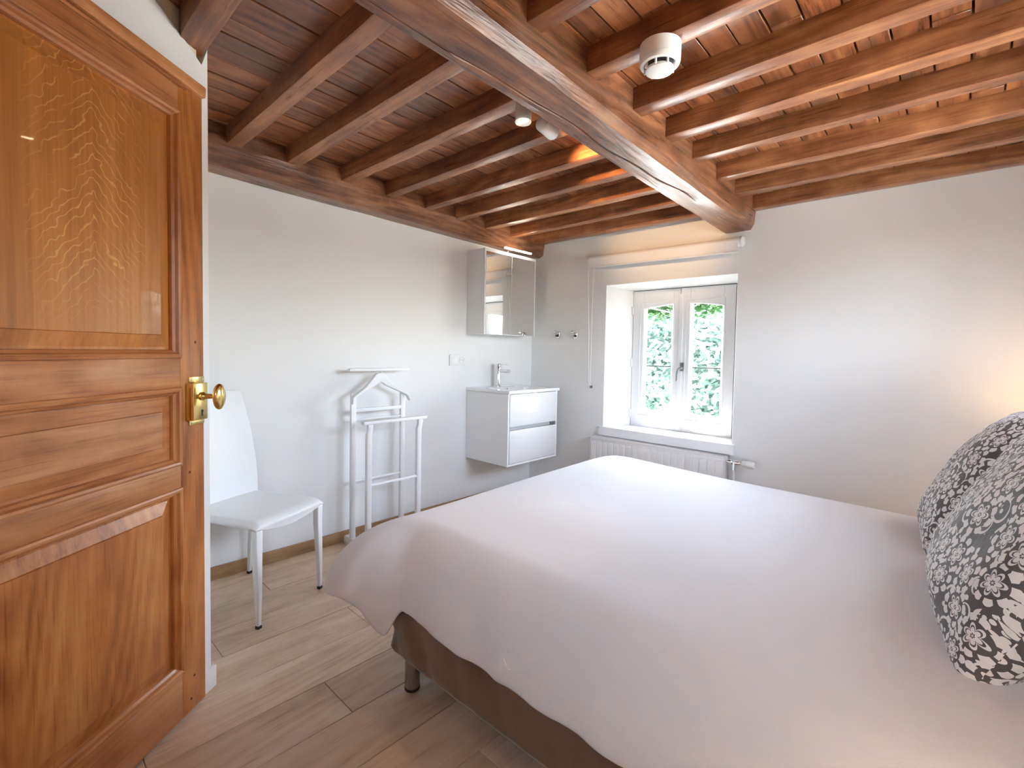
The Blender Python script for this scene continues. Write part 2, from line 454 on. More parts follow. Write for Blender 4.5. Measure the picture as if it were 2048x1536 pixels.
quad(b, (-.2,0,HT), (XR+.2,0,HT), (XR+.2,TH,HT), (-.2,TH,HT)); quad(b, (-.2,0,-.05), (-.2,TH,-.05), (-.2,TH,HT), (-.2,0,HT)); quad(b, (XR+.2,0,-.05), (XR+.2,TH,-.05), (XR+.2,TH,HT), (XR+.2,0,HT))
struct(obj('wall_back', b, wall_paint), 'white wall with the deep window recess')
# diagonal partition beside the open door
cx, cy = .948, -2.926
dd = Vector((.585, -.811)).normalized(); nn = Vector((.811, .585))
L = 1.32
def P2(t, n_): return (cx+dd.x*t+nn.x*n_, cy+dd.y*t+nn.y*n_)
b = B()
t0, t1 = .088, .40
z_low, z_hi = zj(-3.0)-.012, 2.47
pf = [(0, -.02), (L, -.02), (L, 2.6), (t1, z_hi), (t0, z_low), (.028, z_low-.035), (.0, z_low+.035)]
th_ = .10
vsA = [(*P2(t, 0), z) for t, z in pf]; vsB = [(*P2(t, -th_), z) for t, z in pf]
n_ = len(pf)
b.add(vsA+vsB, [tuple(range(n_)), tuple(range(2*n_-1, n_-1, -1))]+[(k, (k+1)%n_, n_+(k+1)%n_, n_+k) for k in range(n_)])
wd = struct(obj('wall_diagonal', b, wall_paint), 'white angled partition wall behind the open door')
b = B().hexa([(*P2(.045, -.004), 2.25), (*P2(L, -.004), 2.25), (*P2(L, -.09), 2.25), (*P2(.045, -.09), 2.25),
              (*P2(.045, -.012), 2.6), (*P2(L, -.012), 2.6), (*P2(L, -.09), 2.6), (*P2(.045, -.09), 2.6)])
obj('infill', b, infill_paint, wd)
# return wall from the corner to the left wall
b = B().box((-.02, -3.1, -.02), (P2(0, -.095)[0]-.0, -3.0, zb(-3.0)+.03)); struct(obj('wall_return', b, wall_paint), 'short wall hidden behind the open door')
# baseboards
b = B().box((0, -3.0, 0), (.014, 0, .072)); o = obj('baseboard_left', b, skirt_w, bevel=.002); struct(o, 'oak baseboard along the left wall')
b = B().box((.014, -.014, 0), (XR, 0, .072)); o = obj('baseboard_back', b, skirt_w, bevel=.002); struct(o, 'oak baseboard under the window')
b = B().hexa([(*P2(-.012, 0), 0), (*P2(L, 0), 0), (*P2(L, .014), 0), (*P2(-.012, .014), 0), (*P2(-.012, 0), .08), (*P2(L, 0), .08), (*P2(L, .014), .08), (*P2(-.012, .014), .08)])
o = obj('baseboard_diagonal', b, white_lacq, bevel=.002); struct(o, 'white baseboard at the partition corner')

# ------------------------------------------------------------------ ceiling
b = B().hexa([(-.2, YF-.2, zb(YF-.2)+.03), (XR+.2, YF-.2, zb(YF-.2)+.03), (XR+.2, .1, zb(.1)+.03), (-.2, .1, zb(.1)+.03),
              (-.2, YF-.2, HT), (XR+.2, YF-.2, HT), (XR+.2, .1, HT), (-.2, .1, HT)])
ceil = struct(obj('ceiling', b, plain('ceiling_backing', (.02, .012, .01, 1), .9)), 'dark wooden beamed ceiling')
rnd = random.Random(11)
x = 0.0
bi = 0
while x < XR:
    w = .100 + rnd.uniform(-.003, .003)
    if x < 1.7 and rnd.random() < .35: w = rnd.choice([.125, .15])
    x1 = min(x+w, XR)
    if 1.78 < x+w/2 < 1.9: pass
    cuts = [0.0] + sorted(rnd.sample([-.45, -.77, -1.08, -1.38, -1.68, -2.0, -2.33, -2.63, -2.95, -3.3], 3), reverse=True) + [YF]
    for k in range(len(cuts)-1):
        ya, yb = cuts[k]-.001, cuts[k+1]+.001
        dz = rnd.uniform(0, .004)
        g = .003
        bb = B().hexa([(-(x1-x)/2+g, (yb-ya)/2, -SL*(yb-ya)/2), ((x1-x)/2-g, (yb-ya)/2, -SL*(yb-ya)/2), ((x1-x)/2-g, (ya-yb)/2, SL*(yb-ya)/2), (-(x1-x)/2+g, (ya-yb)/2, SL*(yb-ya)/2),
                       (-(x1-x)/2+g, (yb-ya)/2, -SL*(yb-ya)/2+.02), ((x1-x)/2-g, (yb-ya)/2, -SL*(yb-ya)/2+.02), ((x1-x)/2-g, (ya-yb)/2, SL*(yb-ya)/2+.02), (-(x1-x)/2+g, (ya-yb)/2, SL*(yb-ya)/2+.02)])
        o = obj('board', bb, board_w, ceil, bevel=.0015, seg=1)
        o.location = ((x+x1)/2, (ya+yb)/2, zb((ya+yb)/2)+dz)
    x = x1
# joists
JW = .074
def joist(xa, xb_, y, w=JW, dz=0, skew=0.):
    l = xb_-xa; n = 12; rings = []
    r_ = random.Random(int(y*1000)+int(xa*100))
    for k in range(n+1):
        xx = -l/2 + l*k/n
        j = lambda s: r_.uniform(-s, s)
        yo = skew*(k/n)
        rings.append([(xx, -w/2+yo+j(.0012), 0+j(.0012)), (xx, w/2+yo+j(.0012), 0+j(.0012)), (xx, w/2+yo, .12), (xx, -w/2+yo, .12)])
    o = obj('joist', B().loft(rings), joist_w, ceil, bevel=.004, seg=2)
    yc = y + w/2
    o.location = ((xa+xb_)/2, yc, zj(yc)+dz)
    return o
for y in (-2.647, -2.347, -2.02, -1.705, -1.385, -1.09, -.777, -.472):
    joist(.10, 1.80, y, JW+random.uniform(-.006, .006), 0, random.uniform(-.004, .012))
joist(.10, 1.80, -.155, JW, 0)
joist(.845, 1.80, -3.025, .085, -.005)
joist(1.2, 1.80, -3.36, .08, 0); joist(1.3, 1.80, -3.7, .08, 0)
for y in (-2.317, -1.985, -1.650, -1.348, -1.045, -.717, -.414):
    joist(1.90, XR, y, JW+random.uniform(-.006, .006), 0, random.uniform(-.006, .006))
joist(1.90, XR, -.074, .072, 0)
for y in (-2.64, -2.96, -3.28, -3.6): joist(1.90, XR, y, JW, 0)
# plaster bead between last left joist and wall
def beam(name, sect, ys, mat, seed, amp):
    rings = []
    for k, y in enumerate(ys):
        rings.append([])
        for q, (fx, fz) in enumerate(sect):
            X, Z = fx(y), fz(y)
            nz = noise.noise(Vector((seed+q*.25, y*2.2, q*1.3)))*amp + noise.noise(Vector((seed+q*.8, y*9, q*2.7)))*amp*.45
            nz2 = noise.noise(Vector((seed*2+q*.7, y*3.1, 5+q)))*amp*.8
            rings[-1].append((X+nz, y-0, Z+nz2))
    return obj(name, B().loft(rings), mat, ceil, smooth=True, angle=17)
N = 90
ysb = [YF + (0.02-YF)*k/N for k in range(N+1)]
c_ = lambda v: (lambda y: v)
def zz(z0, s): return lambda y: z0 - s*y
# central beam: flat hewn soffit with a long drying crack, waney lower right arris
def crack(y, x0, s_, c):   # crack line position across the soffit
    return x0 + s_*(y+1.2) + .010*math.sin(y*5.3) + .006*math.sin(y*13+1)
def cdep(y):
    return .022*max(0, min(1, (y+2.9)/.25))*max(0, min(1, (-.75-y)/.3))*(.55+.45*noise.noise(Vector((y*4, 2, 2))))
ck = lambda y: crack(y, 1.842, .030, 0)
sect = [(lambda y: 1.752-.004*y, zz(2.150, .03)), (lambda y: 1.759-.004*y, zz(2.140, .03)), (lambda y: 1.79-.004*y, zz(2.139, .03)),
     (lambda y: ck(y)-.0045-cdep(y)*.12, zz(2.139, .03)), (ck, lambda y: 2.139-.03*y+cdep(y)), (lambda y: ck(y)+.0045+cdep(y)*.12, zz(2.139, .03)),
     (lambda y: 1.90-.005*y, zz(2.139, .03)), (lambda y: 1.922-.007*y, zz(2.141, .03)),
     (lambda y: 1.944-.007*y+.008*noise.noise(Vector((y*1.7, 9, 1))), lambda y: 2.178-.031*y+.022*noise.noise(Vector((y*1.3, 4, 8)))),
     (lambda y: 1.947-.004*y, zz(2.26, .03)), (lambda y: 1.949-.003*y, zz(2.39, .03)), (lambda y: 1.752, zz(2.39, .03))]
N = 260
ysb = [YF + (0.02-YF)*k/N for k in range(N+1)]
beam('central_beam', sect, ysb, beam_w, 3.1, .0035)
# wall beam along the left wall: vertical hewn face, ragged wane above the soffit
ysw = [-3.05 + (.02+3.05)*k/200 for k in range(201)]
wn_ = lambda y: .5+.5*noise.noise(Vector((y*1.5, 3, 6)))
beam('wall_beam', [(c_(-.05), zz(2.17, .022)), (c_(.03), zz(2.168, .022)), (lambda y: .085-.030*y-.03*wn_(y), zz(2.164, .022)), (lambda y: .118-.030*y, lambda y: 2.178-.026*y+.012*wn_(y)),
     (lambda y: .124-.029*y, zz(2.235, .027)), (lambda y: .132-.027*y, lambda y: 2.256-.028*y+.01*wn_(y)), (lambda y: .130-.025*y, zz(2.345, .028)), (c_(-.05), zz(2.36, .03))], ysw, beam_w, 8.4, .004)

# ------------------------------------------------------------------ window
def empty(name, loc=(0,0,0)):
    o = D.objects.new(name, None); COL.objects.link(o); o.location = loc; o.empty_display_size = .1; return o
win = struct(empty('window_1'), 'white double casement window in the back wall')
# outer frame
b = B()
b.box((FX0-.02, .285, FZb-.02), (FX0+.035, .345, FZt+.02)); b.box((FX1-.035, .285, FZb-.02), (FX1+.02, .345, FZt+.02))
b.box((FX0, .285, FZb-.02), (FX1, .345, FZb+.03)); b.box((FX0, .285, FZt-.035), (FX1, .345, FZt+.02))
obj('frame', b, white_pvc, win, bevel=.003)
XM = 1.343
def archz(x): return 1.700 - .30*(x-1.352)**2
def casement(x0, x1, pxa, pxb, name):
    y0, y1 = .243, .29
    cz0, cz1, pz0 = FZb+.004, FZt-.006, .812
    c = empty('casement'); c.parent = win
    n = 10; b = B()
    b.box((x0, y0, cz0), (pxa, y1, cz1)); b.box((pxb, y0, cz0), (x1, y1, cz1)); b.box((pxa, y0, cz0), (pxb, y1, pz0))
    ra, rb = [], []
    for k in range(n+1):
        x = pxa+(pxb-pxa)*k/n
        ra.append([(x, y0, archz(x)), (x, y1, archz(x)), (x, y1, cz1), (x, y0, cz1)])
    b.loft(ra)
    obj('sash', b, white_pvc, c, bevel=.002, seg=1)
    # raised bead line around the pane
    b = B(); m = .036; w = .007; yb = y0-.004
    zt = 1.728
    b.box((pxa-m, yb, pz0-m), (pxa-m+w, y0+.004, zt)); b.box((pxb+m*.35-w, yb, pz0-m), (pxb+m*.35, y0+.004, zt))
    b.box((pxa-m, yb, pz0-m), (pxb+m*.35, y0+.004, pz0-m+w)); b.box((pxa-m, yb, zt-w), (pxb+m*.35, y0+.004, zt))
    obj('bead', b, white_pvc, c, bevel=.002, seg=1)
    # sloped glazing bead
    b = B(); g = .016
    for (xa, xb_, s) in ((pxa, pxa+g, 1), (pxb, pxb-g, -1)):
        b.hexa([(xa, y0+.004, pz0), (xb_, y0+.022, pz0), (xb_, y0+.03, pz0), (xa, y0+.03, pz0), (xa, y0+.004, archz(xa)), (xb_, y0+.022, archz(xb_)), (xb_, y0+.03, archz(xb_)), (xa, y0+.03, archz(xa))])
    b.hexa([(pxa, y0+.004, pz0), (pxb, y0+.004, pz0), (pxb, y0+.03, pz0), (pxa, y0+.03, pz0), (pxa, y0+.022, pz0+g), (pxb, y0+.022, pz0+g), (pxb, y0+.03, pz0+g), (pxa, y0+.03, pz0+g)])
    obj('glazing_bead', b, white_pvc, c)
    b = B(); ring = []
    pts = [(pxa+.004, pz0+.004)] + [(pxb-.004, pz0+.004)] + [(pxb-.004-(pxb-pxa-.008)*k/n, archz(pxb-.004-(pxb-pxa-.008)*k/n)-.002) for k in range(n+1)]
    ra = [(x, y0+.024, z) for x, z in pts]; rb = [(x, y0+.032, z) for x, z in pts]
    b.loft([ra, rb])
    obj('pane', b, glass, c)
    b = B().box((pxa+.004, y0+.033, pz0), (pxa+.012, y0+.040, archz(pxa+.01))); obj('spacer', b, bronze_spacer, c)
    b = B().box((pxa+.004, y0+.033, 1.191), (pxb-.004, y0+.041, 1.1985)); obj('glazing_bar', b, black_plastic, c)
    return c
cL = casement(.930, XM-.003, 1.030, 1.284, 'l')
cR = casement(XM+.003, 1.762, 1.424, 1.678, 'r')
b = B().box((XM-.004, .231, FZb+.03), (XM+.026, .245, FZt-.05)); obj('meeting_strip', b, white_pvc, cR, bevel=.003)
for z in (.79, 1.22, 1.66):
    b = B().lathe([(.008, -.035), (.008, .035)], (.926, .238, z), n=10); obj('hinge', b, white_pvc, cL, smooth=True)
b = B().box((1.362, .222, 1.165), (1.392, .236, 1.232))
b.tube([(1.377, .232, 1.19), (1.377, .205, 1.19), (1.360, .196, 1.183), (1.350, .194, 1.15), (1.349, .194, 1.085)], [.011, .011, .009, .008, .006], 10)
obj('handle', b, gunmetal, cR, bevel=.002, smooth=True)
b = B().box((WX0-.022, -.034, .612), (WX1+.02, 0, .682))
b.hexa([(WX0, 0, .64), (WX1, 0, .64), (FX1, .26, .64), (FX0, .26, .64), (WX0, 0, .682), (WX1, 0, .682), (FX1, .26, .682), (FX0, .26, .682)])
obj('window_sill', b, white_lacq, win)
# added window in the right wall, put in for fill light
w2 = struct(empty('fill_window_2'), 'wide window added for fill light in the right wall above the bed')
b = B(); RM = (RW0+RW1)/2
for ya, yb in ((RW0, RW0+.06), (RW1-.06, RW1), (RM-.04, RM+.04)): b.box((XR+.08, ya, FZ0), (XR+.14, yb, FZ1))
b.box((XR+.08, RW0, FZ0), (XR+.14, RW1, FZ0+.07)); b.box((XR+.08, RW0, FZ1-.07), (XR+.14, RW1, FZ1))
obj('frame', b, white_pvc, w2)
for ya, yb in ((RW0+.06, RM-.04), (RM+.04, RW1-.06)):
    obj('pane', B().box((XR+.108, ya, FZ0+.07), (XR+.115, yb, FZ1-.07)), glass, w2)

w3 = struct(empty('fill_window_3'), 'small window added for fill light in the wall behind the camera')  # added unseen window, brightens the near side of the duvet
b = B().box((GX0, YF-.14, GZ0), (GX0+.05, YF-.08, GZ1)).box((GX1-.05, YF-.14, GZ0), (GX1, YF-.08, GZ1)).box((GX0, YF-.14, GZ0), (GX1, YF-.08, GZ0+.05)).box((GX0, YF-.14, GZ1-.05), (GX1, YF-.08, GZ1))
obj('frame', b, white_pvc, w3)
obj('pane', B().box((GX0+.05, YF-.115, GZ0+.05), (GX1-.05, YF-.108, GZ1-.05)), glass, w3)

# ------------------------------------------------------------------ the open door
DW, DH, DT = .90, 2.165, .030
door = struct(empty('door_1', (1.012, -2.960, 0)), 'open panelled oak door with brass lock'); door.rotation_euler = (0, 0, math.atan2(-.781, .624))
def dbox(name, x0, x1, z0, z1, mat, y0=-DT, y1=0., bev=.0025):
    w, h = x1-x0, z1-z0
    o = obj(name, B().box((-w/2, y0, -h/2), (w/2, y1, h/2)), mat, door, bevel=bev, seg=2)
    o.location = ((x0+x1)/2, 0, (z0+z1)/2); return o
SW = .108
dbox('stile', 0, SW, .012, DH, door_v); dbox('stile', DW-SW, DW, .012, DH, door_v)
dbox('rail', SW, DW-SW, 2.067, DH, door_h); dbox('rail', SW, DW-SW, 1.156, 1.257, door_h)
dbox('rail', SW, DW-SW, .818, .894, door_h); dbox('rail', SW, DW-SW, .012, .179, door_h)
# top lip
b = B().loft([[(x, -DT, 2.158), (x, .014, 2.162), (x, .016, 2.198), (x, -DT, 2.206)] for x in (-.002, DW)])
obj('top_lip', b, door_h, door, bevel=.004)
b = B().box((SW-.03, 0, 2.147), (DW, .007, 2.158)); obj('lip_bead', b, door_h, door, bevel=.003)
def panel(z0, z1, mat, hz):
    x0, x1 = SW, DW-SW
    # mouldings, mitred, each side a piece: profile (inset, y)
    prof = [(-.002, .0), (.0, .006), (.006, .0085), (.013, .006), (.017, -.003), (.024, -.008), (.026, -.014), (.026, -.02), (-.002, -.02)]
    sides = [((x0, z1), (x1, z1), (0, -1), (1, 0)), ((x0, z0), (x1, z0), (0, 1), (1, 0)), ((x0, z0), (x0, z1), (1, 0), (0, 1)), ((x1, z0), (x1, z1), (-1, 0), (0, 1))]
    for a, c, inn, al in sides:
        b = B(); ra, rb = [], []
        for ins, y in prof:
            ra.append((a[0]+(inn[0]+al[0])*ins, y, a[1]+(inn[1]+al[1])*ins))
            rb.append((c[0]+(inn[0]-al[0])*ins, y, c[1]+(inn[1]-al[1])*ins))
        b.loft([ra, rb]); obj('moulding', b, door_h if al[0] else door_v, door, smooth=True, angle=25)
    # raised and fielded panel
    m = .022; lev = [(m, -.020), (m+.012, -.0195), (m+.050, -.008), (m+.052, -.0035), (m+.06, -.003)]
    rings = [[(x0+i_, y, z0+i_), (x1-i_, y, z0+i_), (x1-i_, y, z1-i_), (x0+i_, y, z1-i_)] for i_, y in lev]
    rings = [[(x, -.027, z) for x, y, z in rings[0]]] + rings
    b = B().loft(rings); obj('panel', b, mat, door, smooth=True, angle=12)
panel(1.257, 2.067, door_ray, 0); panel(.894, 1.156, door_h, 1); panel(.179, .818, door_v, 0)
# brass rim lock
lk = obj('lock_case', B().box((.020, .001, 1.041), (.087, .030, 1.169)), brass, door, bevel=.002)
for z0, z1 in ((1.169, 1.190), (1.022, 1.041)):
    obj('lock_flange', B().box((.002, .0, z0), (.074, .004, z1)), brass, lk, bevel=.0015)
for sx, sz in ((.011, 1.180), (.064, 1.180), (.011, 1.031), (.064, 1.031)):
    obj('screw', B().lathe([(.0042, 0), (.0036, .0013), (.0, .0016)], (sx, .004, sz), 'Y', 10), steel, lk, smooth=True)
b = B().lathe([(.013, 0), (.015, .005), (.010, .010), (.008, .042), (.010, .046), (.020, .050), (.029, .055), (.032, .061), (.031, .067), (.022, .074), (.0, .077)], (0, .030, 0), 'Y', 32)
b.v = [(x*(.80 if y > .078 else 1)+.047, y, z*(1.42 if y > .078 else 1)+1.123) for x, y, z in b.v]
obj('knob', b, brass, lk, smooth=True, angle=50)
obj('keyhole', B().lathe([(.0045, 0), (.0045, .001)], (.047, .030, 1.072), 'Y', 12).box((.0452, .030, 1.054), (.0488, .031, 1.072)), black_plastic, lk)
for z in (.35, 1.1, 1.85): obj('hinge', B().lathe([(.009, -.05), (.009, .05)], (DW+.004, -.012, z), n=12), brass, door, smooth=True)
for x, z in ((.055, .13), (.07, .055), (.04, 1.31), (.07, .86)):
    obj('peg', B().lathe([(.005, -.001), (.0045, .0008)], (x, 0, z), 'Y', 10), plain('peg_dark', lin(84, 48, 26), .6), door)

# ------------------------------------------------------------------ bed
bed = thing('bed', (1.39, -1.52, 0), 'double bed with brown satin base and round metal legs', 'bed')
def loc(b, o):
    b.v = [(x-o[0], y-o[1], z-o[2]) for x, y, z in b.v]; return b
bo = (1.39, -1.52, 0)
X0, X1, Y0, Y1 = 1.385, 3.42, -2.435, -.61
def rrect(x0, x1, y0, y1, r, n=8, m=40):
    pts = []
    for cx_, cy_, a0 in ((x1-r, y1-r, 0), (x0+r, y1-r, 90), (x0+r, y0+r, 180), (x1-r, y0+r, 270)):
        for k in range(n+1):
            a = math.radians(a0+90*k/n); pts.append((cx_+r*math.cos(a), cy_+r*math.sin(a)))
    out = []
    for k in range(len(pts)):
        p, q = Vector(pts[k]), Vector(pts[(k+1) % len(pts)])
        d = (q-p).length; s = max(1, int(d/.018))
        for j in range(s): out.append(tuple(p+(q-p)*j/s))
    return out
base = rrect(X0, X1, Y0, Y1, .05)
rings = []
for z, ins in ((.138, .05), (.130, .02), (.132, .006), (.145, 0), (.19, 0), (.24, .0), (.30, .002), (.36, .006)):
    ring = []
    for x, y in base:
        near = math.exp(-((x-X0)/.35)**2)
        ph = x*62+ (z-.13)*40 + y*30
        wv = (math.sin(ph)*.5 + math.sin(ph*.53+1.3)*.5 + noise.noise(Vector((x*7, y*7, z*6)))*.9)
        am = (.004+.017*near)*min(1, (z-.125)/.05)
        nx, ny = (x-2.4)/1.0, (y+1.52)/.9
        l = math.hypot(nx, ny); nx, ny = (0, ny/abs(ny)) if abs(ny) > abs(nx) else (nx/abs(nx), 0)
        ring.append((x-nx*ins+nx*wv*am, y-ny*ins+ny*wv*am, z + (.006*math.sin(x*3) if z < .2 else 0)))
    rings.append(ring)
b = B().loft(rings, True, True); obj('base_cover', loc(b, bo), valance, bed, smooth=True, angle=70)
b = B().box((X0+.03, Y0+.03, .34), (X1, Y1-.03, .56)); obj('mattress', loc(b, bo), mattress_m, bed, bevel=.04, seg=4)
for lx, ly in ((1.50, -2.395), (1.50, -.66), (3.32, -2.395), (3.32, -.66)):
    lg = obj('leg', loc(B().lathe([(.0285, .012), (.0285, .145)], (lx, ly, 0), n=28), bo), steel, bed, smooth=True)
    obj('foot_pad', loc(B().lathe([(.027, 0), (.0295, .003), (.0295, .012)], (lx, ly, 0), n=24), bo), black_plastic, lg, smooth=True)

# duvet: lofted from a top edge to a hem
ctrl = [  # top edge x,y,z , hem x,y,z
 (3.36,-2.25,.600, 3.36,-2.470,.33), (3.10,-2.27,.605, 3.10,-2.475,.33), (2.80,-2.28,.612, 2.80,-2.475,.325), (2.45,-2.28,.618, 2.45,-2.475,.325), (2.20,-2.28,.622, 2.20,-2.475,.325),
 (2.00,-2.28,.625, 2.00,-2.475,.325), (1.80,-2.285,.628, 1.80,-2.478,.33), (1.66,-2.285,.628, 1.645,-2.475,.34), (1.58,-2.285,.627, 1.565,-2.472,.345), (1.53,-2.29,.626, 1.525,-2.475,.33),
 (1.49,-2.285,.625, 1.485,-2.505,.245), (1.465,-2.275,.624, 1.44,-2.53,.262), (1.445,-2.265,.623, 1.365,-2.56,.318), (1.43,-2.255,.622, 1.29,-2.592,.345), (1.415,-2.245,.622, 1.20,-2.60,.335),
 (1.405,-2.235,.622, 1.175,-2.585,.340), (1.40,-2.21,.622, 1.185,-2.49,.345), (1.395,-2.15,.624, 1.21,-2.30,.335), (1.39,-2.00,.628, 1.225,-2.05,.33), (1.39,-1.75,.636, 1.225,-1.75,.33),
 (1.39,-1.45,.643, 1.225,-1.45,.33), (1.39,-1.15,.648, 1.225,-1.15,.33), (1.39,-.92,.650, 1.225,-.88,.33), (1.41,-.82,.647, 1.24,-.66,.30), (1.46,-.76,.640, 1.36,-.56,.29),
 (1.60,-.73,.628, 1.60,-.55,.30), (1.85,-.72,.616, 1.85,-.54,.31), (2.15,-.72,.608, 2.15,-.54,.31), (2.55,-.70,.600, 2.55,-.53,.31), (2.95,-.69,.592, 2.95,-.52,.31), (3.36,-.69,.585, 3.36,-.52,.31)]
def cr(P, t):
    n = len(P)-1; i_ = min(int(t*n), n-1); f = t*n-i_
    p0, p1, p2, p3 = P[max(i_-1,0)], P[i_], P[i_+1], P[min(i_+2,n)]
    return [.5*((2*b_)+(c2-a)*f+(2*a-5*b_+4*c2-d)*f*f+(3*b_-a-3*c2+d)*f**3) for a, b_, c2, d in zip(p0, p1, p2, p3)]
NT_, ND = 26, 22
def solve(x, lo, hi):
    flo = cr(ctrl, lo)[0] - x
    for _ in range(40):
        m_ = (lo+hi)/2; fm = cr(ctrl, m_)[0]-x
        if (fm > 0) == (flo > 0): lo = m_
        else: hi = m_
    return (lo+hi)/2
NX = 80
xs_ = [3.36-(3.36-1.95)*k/NX for k in range(NX+1)]
tn = [solve(x, 0, .25) if k else 0. for k, x in enumerate(xs_)]; tf = [solve(x, .82, 1.) if k else 1. for k, x in enumerate(xs_)]
ts = tn + [tn[-1]+(tf[-1]-tn[-1])*k/230 for k in range(1, 230)] + tf[::-1]
rows = []
for k, tt in enumerate(ts):
    c = cr(ctrl, tt); T = Vector(c[:3]); H = Vector(c[3:])
    if k <= NX: T.x = xs_[k]
    elif k >= len(ts)-NX-1: T.x = xs_[len(ts)-1-k]
    sx = max(T.x, 1.95)
    Sx = Vector((sx, -1.52, .628))
    row = []
    for j in range(NT_, 0, -1):
        f = j/NT_; e = 1-(1-f)**1.6
        p = T.lerp(Sx, f)
        z = T.z*(1-e)+ .636*e + .012*math.sin(math.pi*f)**2
        z += noise.noise(Vector((p.x*2.1, p.y*2.1, 1)))*.010*e + noise.noise(Vector((p.x*5, p.y*5, 3)))*.003
        if p.x > 2.85: z -= .010*(p.x-2.85)
        row.append((p.x, p.y, z))
    out = Vector((H.x-T.x, H.y-T.y, 0))
    for j in range(ND+1):
        s = j/ND; h = math.sin(s*math.pi/2)**.95; v = 1-math.cos(s*math.pi/2)
        p = Vector((T.x+out.x*h, T.y+out.y*h, T.z+(H.z-T.z)*v))
        w = noise.noise(Vector((p.x*6.5, p.y*6.5, s*1.2)))*.014*s + noise.noise(Vector((p.x*17, p.y*17, s*2)))*.005*s*s
        if out.length > 1e-4: p += out.normalized()*w
        p.z += noise.noise(Vector((p.x*9, p.y*9, 7)))*.007*s*s
        row.append(tuple(p))
    rows.append(row)
b = B().loft(rows, close=False, cap=False)
dv = obj('duvet', b, cotton, smooth=True, angle=75, weld=True)
md = dv.modifiers.new('thickness', 'SOLIDIFY'); md.thickness = .014; md.offset = -1
md = dv.modifiers.new('smooth', 'SUBSURF'); md.levels = 1; md.render_levels = 1
tag(dv, 'plain white duvet draped over the double bed', 'duvet')

# pillows
def pillow(center, w, h, T, rot, label, seed):
    n = 34; me = D.meshes.new('pillow'); vs, fs, uvs = [], [], []
    def pt(u, v, side):
        pin = 1-.075*(math.cos(u*math.pi/2))*(abs(v)**3); pin2 = 1-.075*(math.cos(v*math.pi/2))*(abs(u)**3)
        x = u*w/2*pin2; z = v*h/2*pin
        m = max(0, (1-abs(u)**2.6))*max(0, (1-abs(v)**2.6))
        y = side*T/2*m**.42 if m > 0 else 0
        e = 1-m
        y += noise.noise(Vector((u*2.2+seed, v*2.2, side)))*.016*min(1, m*3) + noise.noise(Vector((u*6+seed, v*6, side*2)))*.008*e*min(1, m*20+.35)
        return (x, y, z)
    idx = {}
    for side in (1, -1):
        for i_ in range(n+1):
            for j in range(n+1):
                edge = i_ in (0, n) or j in (0, n)
                key = (i_, j, 0 if edge else side)
                if key in idx: continue
                u, v = -1+2*i_/n, -1+2*j/n
                u, v = math.sin(u*math.pi/2)*.35+u*.65, math.sin(v*math.pi/2)*.35+v*.65
                idx[key] = len(vs); vs.append(pt(u, v, 0 if edge else side))
    g = lambda i_, j, s: idx[(i_, j, 0 if (i_ in (0, n) or j in (0, n)) else s)]
    for side in (1, -1):
        for i_ in range(n):
            for j in range(n):
                q = [(i_, j), (i_+1, j), (i_+1, j+1), (i_, j+1)]
                if side == 1: q = q[::-1]
                fs.append([g(a, c, side) for a, c in q]); uvs.append([(a/n*w/.62*1.0 + (1.7 if side == 1 else 0)+seed, c/n*h/.62+seed*.37) for a, c in q])
    me.from_pydata(vs, [], fs); ul = me.uv_layers.new(name='UVMap')
    k = 0
    for f in uvs:
        for q in f: ul.data[k].uv = q; k += 1
    for p in me.polygons: p.use_smooth = True
    me.materials.append(floral_m)
    o = D.objects.new('pillow', me); COL.objects.link(o)
    md = o.modifiers.new('s', 'SUBSURF'); md.levels = 1; md.render_levels = 1
    o.location = center; o.rotation_euler = rot
    return tag(o, label, 'pillow', 'floral print pillows')
R = math.radians
pillow((3.135, -1.735, .872), .66, .62, .25, (R(-28), R(2), R(-84)), 'grey floral print pillow nearest the camera, front one of the two', 1.3)
pillow((3.085, -1.04, .862), .62, .60, .25, (R(-30), R(-3), R(-90)), 'grey floral print pillow behind the front pillow, towards the window', 4.2)

# ------------------------------------------------------------------ white dining chair
fwd = Vector((.911, .412)); ch_c = Vector((.375, -2.575))
ch = thing('dining_chair', (ch_c.x, ch_c.y, 0), 'white leather dining chair with high back behind the oak door', 'chair', rz=math.atan2(fwd.y, fwd.x))
